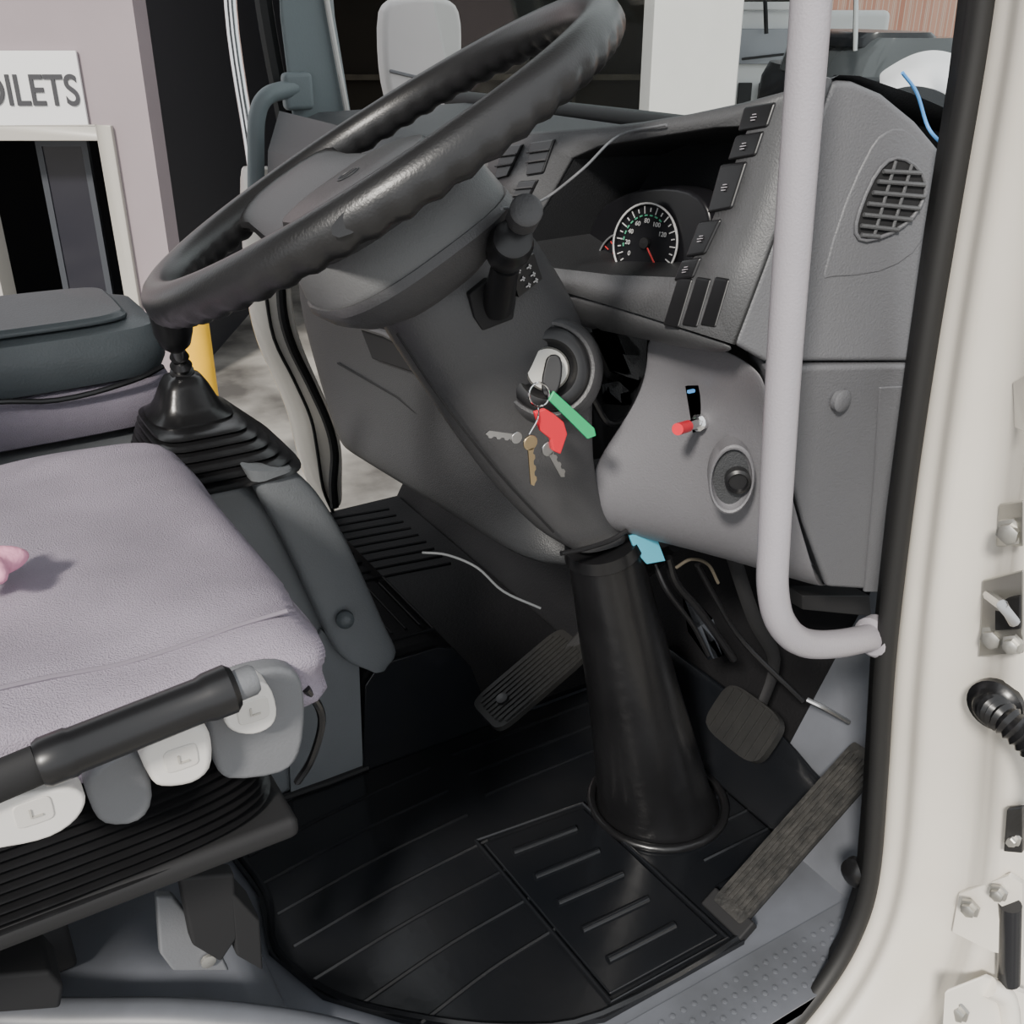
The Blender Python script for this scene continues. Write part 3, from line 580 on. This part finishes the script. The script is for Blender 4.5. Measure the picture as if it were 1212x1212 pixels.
def dial(px,py,r,tm,na,rt0,rt1,off):
    c=ux(px,py,gx-off); ax=((CAM-c).normalized()*.35+V((-1,0,.15))*.7).normalized(); u=-ax.cross(Z).normalized(); v=ax.cross(u).normalized()
    m=M(); m.lathe(c,ax,[(r,-.008),(r,.004),(r*.96,.005),(r*.94,.001),(.0001,.001)],40); d_=m.go('dial',"gauge",cluster)
    m=M(); m.tube([c+ax*.005+(u*math.cos(k*math.pi/20)+v*math.sin(k*math.pi/20))*r for k in range(40)],.0011,6,closed=True); m.go('dial_bezel','seatp' if r<.036 else 'tick',d_)
    m=M()
    for k in range(na):
        a=rad(rt0+(rt1-rt0)*k/(na-1)); o=u*math.cos(a)+v*math.sin(a); w=o.cross(ax)
        m.box(c+ax*.003+o*r*.84,(r*(.18 if k%2==0 else .10),.0012,.0006),(o,w,ax))
    m.go('dial_marks',tm,d_)
    a=rad(-50); o=u*math.cos(a)+v*math.sin(a); m=M(); m.tube([c+ax*.004,c+ax*.004+o*r*.75],.0010,6); m.go('needle','rtick',d_)
    m=M(); m.lathe(c+ax*.002,ax,[(.006,0),(.006,.005),(.001,.006)],12); m.go('needle_cap','blackm',d_)
    return c,u,v,ax,d_
dial(738,312,.034,'rtick',9,80,220,.004)
c,u,v,ax,d_=dial(766,288,.042,'tick',23,-50,230,.012)
m=M()
for k in range(11):
    a=rad(60+13*k); o=u*math.cos(a)+v*math.sin(a); m.box(c+ax*.0035+o*.0295,(.0016,.0038,.0006),(o,o.cross(ax),ax))
m.go('green_marks','gtick',d_)
for s,a in (('0',215),('20',185),('40',155),('60',125),('80',95),('100',62),('120',30)):
    o=u*math.cos(rad(a))+v*math.sin(rad(a)); text(s,.007,c+ax*.004+o*.0235,u,v,'tick',d_,'dial_number')
m=M()
for p in ((728,298),(733,306),(727,316)): m.box(ux(*p,gx-.018),(.002,.006,.005))
m.go('warning_lights','rtick',cluster)
m=M(); m.prism([pf(*p,-.002) for p in ((808,332),(838,264),(862,258),(836,326))],X*.02); m.go('headlamp_switch_block','black',t,bevel=.003)
for i,(q4,ic_) in enumerate((
 (((888,126),(926,120),(916,150),(880,156)),1),(((878,160),(912,154),(902,184),(868,190)),1),
 (((860,194),(892,190),(874,246),(844,252)),1),
 (((834,262),(862,258),(842,300),(818,304)),1),(((814,307),(838,303),(828,328),(804,332)),1))):
    m=M(); m.prism([pf(*p,-.009) for p in q4],X*.014); b_=m.go('switch','black',t,bevel=.003)
    p=[pf(*z,-.0105) for z in q4]; cc=sum(p,V((0,0,0)))/4; r_=(p[1]-p[0]).normalized(); w_=(p[0]-p[3]).normalized()
    if ic_: 
        m=M(); m.box(cc,(.006,.0008,.0016),(r_,w_,X)); m.box(cc+w_*.0025,(.0035,.0008,.0016),(r_,w_,X)); m.box(cc-w_*.0025,(.004,.0008,.0016),(r_,w_,X)); m.go('switch_symbol','handle',b_)
m=M(); m.tube([pf(930,122,-.002),pf(906,190,-.002),pf(878,256,-.002),pf(850,326,-.002)],.0022,6,k=3); m.go('switch_panel_edge','blackm',t)
m=M(); m.prism([pf(*p,-.003) for p in ((886,252),(920,190),(910,250),(890,296),(874,284))],X*.005); m.go('switch_blank','dash',t,bevel=.001)
for i in range(3):
    x0_=791+i*22; q4=[(x0_,384),(x0_+19,387),(x0_+36,329),(x0_+18,326)]
    p=[pf(*z,-.008) for z in q4]; m=M(); m.prism(p,X*.012); b_=m.go('rocker_switch','black',t,bevel=.0025)
sa=uy(1090,420,.605); ns=(r1-r3).cross(sa-r3).normalized()
def ps(px,py,o=0): return up(px,py,r3,ns)-Y*o
m=M(); m.prism([ps(*p) for p in ((985,95),(1010,97),(1045,112),(1085,145),(1116,182),(1112,250),(1098,340),(1085,429),(905,429),(868,408))],Y*.09+X*.05); m.go('side_panel','side',t,bevel=.006)
m=M(); m.prism([ps(p.x,p.y,.001) for p in cr([V((a,b,0)) for a,b in ((1068,152),(1090,170),(1106,205),(1100,262),(1080,300),(1040,322),(985,328),(975,322),(1000,240),(1030,175),(1048,156))],2,True)],Y*.004); vp=m.go('vent_panel','side',t,bevel=.002)
vo=[(1048,190),(1068,188),(1088,205),(1092,228),(1078,255),(1052,275),(1022,284),(1010,275),(1014,250),(1030,212)]
m=M(); m.prism([ps(*p,.0025) for p in vo],Y*.003); vt=m.go('air_vent','blackm',t)
m=M()
for (p,q_) in (((1040,202),(1084,204)),((1034,214),(1089,218)),((1028,227),(1089,232)),((1022,240),(1083,246)),((1017,253),(1074,259)),((1014,266),(1058,271)),((1014,277),(1036,279))): 
    m.tube([ps(*p,.005),ps(*q_,.005)],.0020,8)
for (p,q_) in (((1056,190),(1030,280)),((1075,194),(1052,272))): m.tube([ps(*p,.004),ps(*q_,.004)],.0016,8)
m.go('vent_louvres','dash2',vt)
m=M(); m.tube([ps(*p,.003) for p in vo],.0018,8,closed=True,k=2); m.go('vent_surround','side',vt)
l1=ps(905,445); l2=uy(1072,447,.61); l3=uy(985,695,.665); nl=(l2-l1).cross(l3-l1).normalized()
def pq(px,py,o=0): return up(px,py,l1,nl)-Y*o
m=M(); m.prism([pq(*p) for p in ((905,434),(1086,431),(1078,470),(1060,590),(1044,700),(978,696),(950,620),(925,520))],Y*.07+X*.04); m.go('lower_side_panel','side',t,bevel=.006)
m=M(); m.prism([pq(*p,.002) for p in ((1040,458),(1074,456),(1060,560),(1040,700),(1022,700),(1034,560))],Y*.004); m.go('pillar_kick_panel','side',t,bevel=.0015)
m=M(); m.lathe(pq(993,473,.002),-Y,[(.011,-.002),(.011,.003),(.008,.005),(.002,.005)],20); m.go('screw_cover','side',t)
rows=[[(765,395,.85),(800,403,.80),(850,408,.73),(880,422,.69),(905,442,.66)],
[(768,420,.85),(802,425,.797),(852,435,.728),(884,448,.69),(910,465,.66)],
[(758,470,.86),(812,470,.80),(864,480,.73),(900,496,.69),(924,516,.665)],
[(708,538,.88),(775,532,.82),(850,545,.745),(902,568,.695),(940,592,.665)],
[(694,572,.885),(760,590,.83),(840,615,.755),(905,638,.70),(958,650,.668)],
[(702,612,.885),(770,632,.835),(850,652,.765),(912,674,.71),(970,690,.675)],
[(740,636,.89),(800,648,.86),(860,664,.80),(920,678,.75),(976,696,.70)]]
m=M(); m.patch([PY(r) for r in rows]+[[p+X*.08+Z*.01 for p in PY(rows[-1])]]); m.go('knee_panel','knee',t,sub=2,solid=.004)
m=M(); m.prism([uy(*p) for p in ((690,395,.93),(765,390,.93),(770,470,.93),(735,530,.93),(700,545,.93))],X*.02); m.go('column_opening','blackm',t)
m=M(); m.prism(PY([(700,390,.90),(758,398,.90),(756,450,.90),(722,440,.90)]),X*.01); m.prism(PY([(712,455,.91),(735,450,.91),(740,480,.91),(715,478,.91)]),X*.01); m.go('inner_bracket','dash',t,bevel=.002)
m=M(); m.tube(PY([(700,470,.88),(720,500,.88),(745,490,.89),(765,445,.88)]),.004,8,k=5); m.go('opening_edge','black',t)
sc_=uy(866,568,.70); sx_=(V((-.62,-.78,.05))).normalized()
u=sx_.cross(Z).normalized(); v=u.cross(sx_)
m=M(); m.loft([sec(sc_+sx_*h,u*w*.70,v*w*1.15,32,2) for w,h in ((.033,-.03),(.033,.0),(.031,.002),(.029,.001),(.027,-.006),(.025,-.008))],cap=True); rc=m.go('socket_recess','knee',t)
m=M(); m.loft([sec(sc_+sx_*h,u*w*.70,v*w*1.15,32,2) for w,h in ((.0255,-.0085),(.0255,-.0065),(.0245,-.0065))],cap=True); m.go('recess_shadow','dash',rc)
m=M(); m.lathe(sc_-u*.006,sx_,[(.013,-.006),(.013,.006),(.010,.008),(.009,.003),(.001,.003)],24); m.go('power_socket','black',rc)
m=M(); m.prism(PY([(811,457,.765),(823,457,.765),(832,505,.765),(820,512,.765)]),X*.004); tg=m.go('toggle_plate','black',t)
m=M(); m.box(uy(818,463,.762),(.008,.003,.003)); m.go('plate_mark','bluec',tg)
m=M(); a=uy(828,500,.76); b=uy(802,508,.735); m.tube([a,a.lerp(b,.6)],.0055,12); m.lathe(a,b-a,[(.009,-.004),(.009,.005),(.006,.006)],12); m.go('toggle_lever','chrome',tg)
m=M(); m.tube([a.lerp(b,.55),b],.0062,14); m.go('toggle_tip','red',tg)
t=thing('wiring_loom','dark wires and brackets hanging under the dashboard','wiring',uy(820,660,.9))
m=M(); m.tube(PY([(790,660,.90),(800,690,.90),(830,725,.90),(868,780,.90)]),.006,8,k=5); m.tube(PY([(825,668,.88),(845,705,.89),(880,760,.88),(950,830,.82)]),.004,8,k=5); m.tube(PY([(775,668,.90),(790,700,.88),(820,740,.88),(838,775,.88)]),.0035,8,k=5); m.go('cables','black',t)
m=M(); m.tube(PY([(800,672,.88),(818,662,.87),(838,668,.87),(850,690,.87)]),.0022,8,k=5); m.go('pale_wire','dark2',t)
m=M(); m.prism(PY([(806,700,.90),(838,735,.90),(852,778,.90),(838,782,.90),(814,748,.90)]),X*.01); m.go('bracket','doorf',t,bevel=.002)
m=M(); m.prism(PY([(950,705,.74),(1030,705,.72),(1032,730,.72),(950,722,.74)]),Y*.03); m.go('hanger_bracket','blackm',t,bevel=.002)
m=M(); m.prism(PY([(745,634,.865),(776,632,.865),(788,664,.865),(766,668,.865),(752,652,.865)]),Y*.004); tag(m.go('blue_tag','blue',bevel=.001),'small light blue tag hanging under the knee panel by the column boot','tag')
m=M(); m.tube([uy(955,828,.80),uy(975,838,.78),uy(1005,855,.76)],.004,8,k=3); tag(m.go('pedal_rod','steel'),'short metal rod beside the accelerator under the dashboard','rod')
m=M(); m.tube([uy(594,247,.735),ux(640,238,.56),ux(690,200,.60),pf(745,160,-.014),pf(800,147,-.012)],.0014,8,k=6); tag(m.go('antenna_wire','seatp'),'thin grey wire running from the stalk to the dashboard top','wire')
m=M(); rows=[]
for i in range(9):
    s=i/8; rows.append([uy(1040+ (100*s),110-28*math.sin(s*2.4)-k*6+ (36*s if k==0 else 0),.70+.03*k+.008*math.sin(i*2.1+k)) for k in range(5)])
m.patch(rows); tag(m.go('plastic_sheet','plasticbag',sub=2,solid=.002),'crumpled white plastic sheet on the dashboard top by the windscreen pillar','plastic sheet')
m=M(); m.tube([uy(1068,86,.66),uy(1085,110,.66),uy(1098,150,.655),uy(1114,170,.63)],.0016,8,k=6); tag(m.go('cord','bluec'),'thin blue cord hanging over the white plastic sheet','cord')
# ================================================================ GRAB HANDLE
t=thing('driver_grab_handle','long light grey grab handle beside the open door','handle',uy(1035,757,.575))
hp=[uy(966,-140,.56),uy(960,0,.56),uy(945,200,.56),uy(928,430,.56),uy(916,640,.56),uy(915,700,.56),uy(925,738,.56),uy(950,760,.562),uy(990,762,.568),uy(1042,752,.58)]
m=M(); m.tube(hp,.0141,18,k=6); m.go('grip','handle',t)
m=M(); m.lathe(uy(1032,755,.578),V((-1,-.1,0)),[(.022,-.012),(.022,.0),(.018,.004)],20); m.go('end_mount','handle',t)
# ================================================================ JAMB HARDWARE
def jx(px,py,f=0):
    lx=seal[0][0]
    for (a,b),(c_,d_) in zip(seal,seal[1:]):
        if b<=py<=d_: lx=a+(c_-a)*(py-b)/(d_-b)
    o=px-lx; ys=[(0,.575),(16,.55),(40,.535),(75,.50),(128,.465),(142,.430),(230,.40),(330,.37)]
    y=.4
    for (a,b),(c_,d_) in zip(ys,ys[1:]):
        if a<=o<=c_: y=b+(d_-b)*(o-a)/(c_-a)
    return uy(px,py,y)-X*(.004+f)
def jn(): return V((-1,-.25,0)).normalized()
def bolt(px,py,par,f=.004,r=.009):
    c=jx(px,py,f); m=M(); m.lathe(c,jn(),[(r*1.4,-.003),(r*1.4,.001),(r,.0015),(r,.007),(r*.8,.008),(.001,.008)],6); m.go('bolt','zinc',par)
def jplate(name,pts,mt,par,f=0,th=.004):
    m=M(); m.prism([jx(a,b,f) for a,b in pts],jn()*th); return m.go(name,mt,par,bevel=.0015)
t=thing('door_striker_plate','small steel plate with one bolt, upper one on the white door jamb','plate',jx(1200,620))
jplate('plate',[(1188,594),(1216,590),(1216,644),(1184,644)],'zinc',t); bolt(1203,627,t)
t=thing('door_check_plate','steel door check plate with two bolts on the white door jamb','hinge',jx(1195,720))
jplate('plate',[(1168,684),(1216,672),(1216,770),(1163,774),(1166,730)],'zinc',t); bolt(1182,752,t); bolt(1205,760,t,r=.007)
m=M(); m.tube([jx(1180,700,.008),jx(1200,710,.012),jx(1216,730,.014)],.005,8); m.go('check_strap','steel',t)
jplate('rubber_insert',[(1186,705),(1216,700),(1216,740),(1186,742)],'blackm',t,.004,.004)
t=thing('jamb_recess_cover','pale oval edged recess cover, topmost fitting on the white door jamb','cover',jx(1208,470))
jplate('plate',[(1204,450),(1220,440),(1220,510),(1206,504)],'white',t,0,.003)
t=thing('door_wiring_boot','black corrugated wiring boot plugged into the door jamb','boot',jx(1180,830))
c=jx(1182,832,.0); m=M(); m.lathe(c,jn(),[(.026,-.003),(.026,.004),(.02,.007),(.017,.012)],28); m.go('flange','rubber',t)
m=M(); pts=cr([c+jn()*.008,c+V((-.018,-.010,.006)),c+V((-.022,-.030,.006)),c+V((-.012,-.055,-.012)),c+V((-.004,-.075,-.05)),c+V((.0,-.08,-.10))],8); m.tube(pts,[.0125+.003*(i%2) for i in range(len(pts))],16); m.go('corrugated_tube','rubber',t)
t=thing('lower_door_hinge','white painted lower door hinge with two bolts on the jamb','hinge',jx(1190,1080))
jplate('hinge_leaf',[(1140,1052),(1200,1030),(1216,1040),(1216,1130),(1180,1120),(1132,1098)],'white',t,0,.007); bolt(1156,1070,t,.008,.008); bolt(1190,1052,t,.008,.007)
m=M(); m.tube([jx(1212,1060,.02),jx(1210,1150,.02)],.012,14); m.go('hinge_pin','cark',t)
t=thing('sill_hinge_bracket','white hinge bracket with one bolt lowest on the jamb','hinge',jx(1160,1190))
jplate('hinge_leaf',[(1124,1168),(1170,1150),(1220,1170),(1220,1240),(1120,1235)],'white',t,0,.007); bolt(1142,1192,t,.008,.009)
m=M(); m.tube([jx(1180,1160,.012),jx(1214,1168,.03),jx(1218,1220,.03)],.012,12,k=4); m.go('hinge_arm','white',t)
t=thing('rubber_bump_stop','black rubber bump stop with one bolt on the jamb edge','bump stop',jx(1205,980))
jplate('pad',[(1198,952),(1216,950),(1216,1004),(1194,1002)],'rubber',t,0,.008); bolt(1207,988,t,.008,.006)
m=M(); m.lathe(uy(1012,1035,.60),V((-1,-.2,.1)),[(.02,-.01),(.02,.0),(.013,.006),(.002,.008)],20); tag(m.go('rubber_plug','rubber'),'round black rubber plug low on the jamb beside the accelerator','plug')
# ================================================================ CAMERA / LIGHT
cd=bpy.data.cameras.new('camera'); cd.lens=36; cd.sensor_width=36; cd.clip_start=.02; co=bpy.data.objects.new('camera',cd); C.objects.link(co)
co.location=CAM; mm=Matrix((R,U,-F)).transposed(); co.rotation_euler=mm.to_euler(); bpy.context.scene.camera=co
w=bpy.data.worlds.new('world'); bpy.context.scene.world=w; w.use_nodes=True; bg=w.node_tree.nodes['Background']
bg.inputs['Color'].default_value=(.94,.97,1,1); bg.inputs['Strength'].default_value=1.4
sd=bpy.data.lights.new('sun','SUN'); sd.energy=5.2; sd.angle=rad(7); sd.color=(1,.94,.86); so=bpy.data.objects.new('sun',sd); C.objects.link(so)
dr=V((.62,.50,-.60)); so.rotation_euler=dr.to_track_quat('-Z','Y').to_euler()
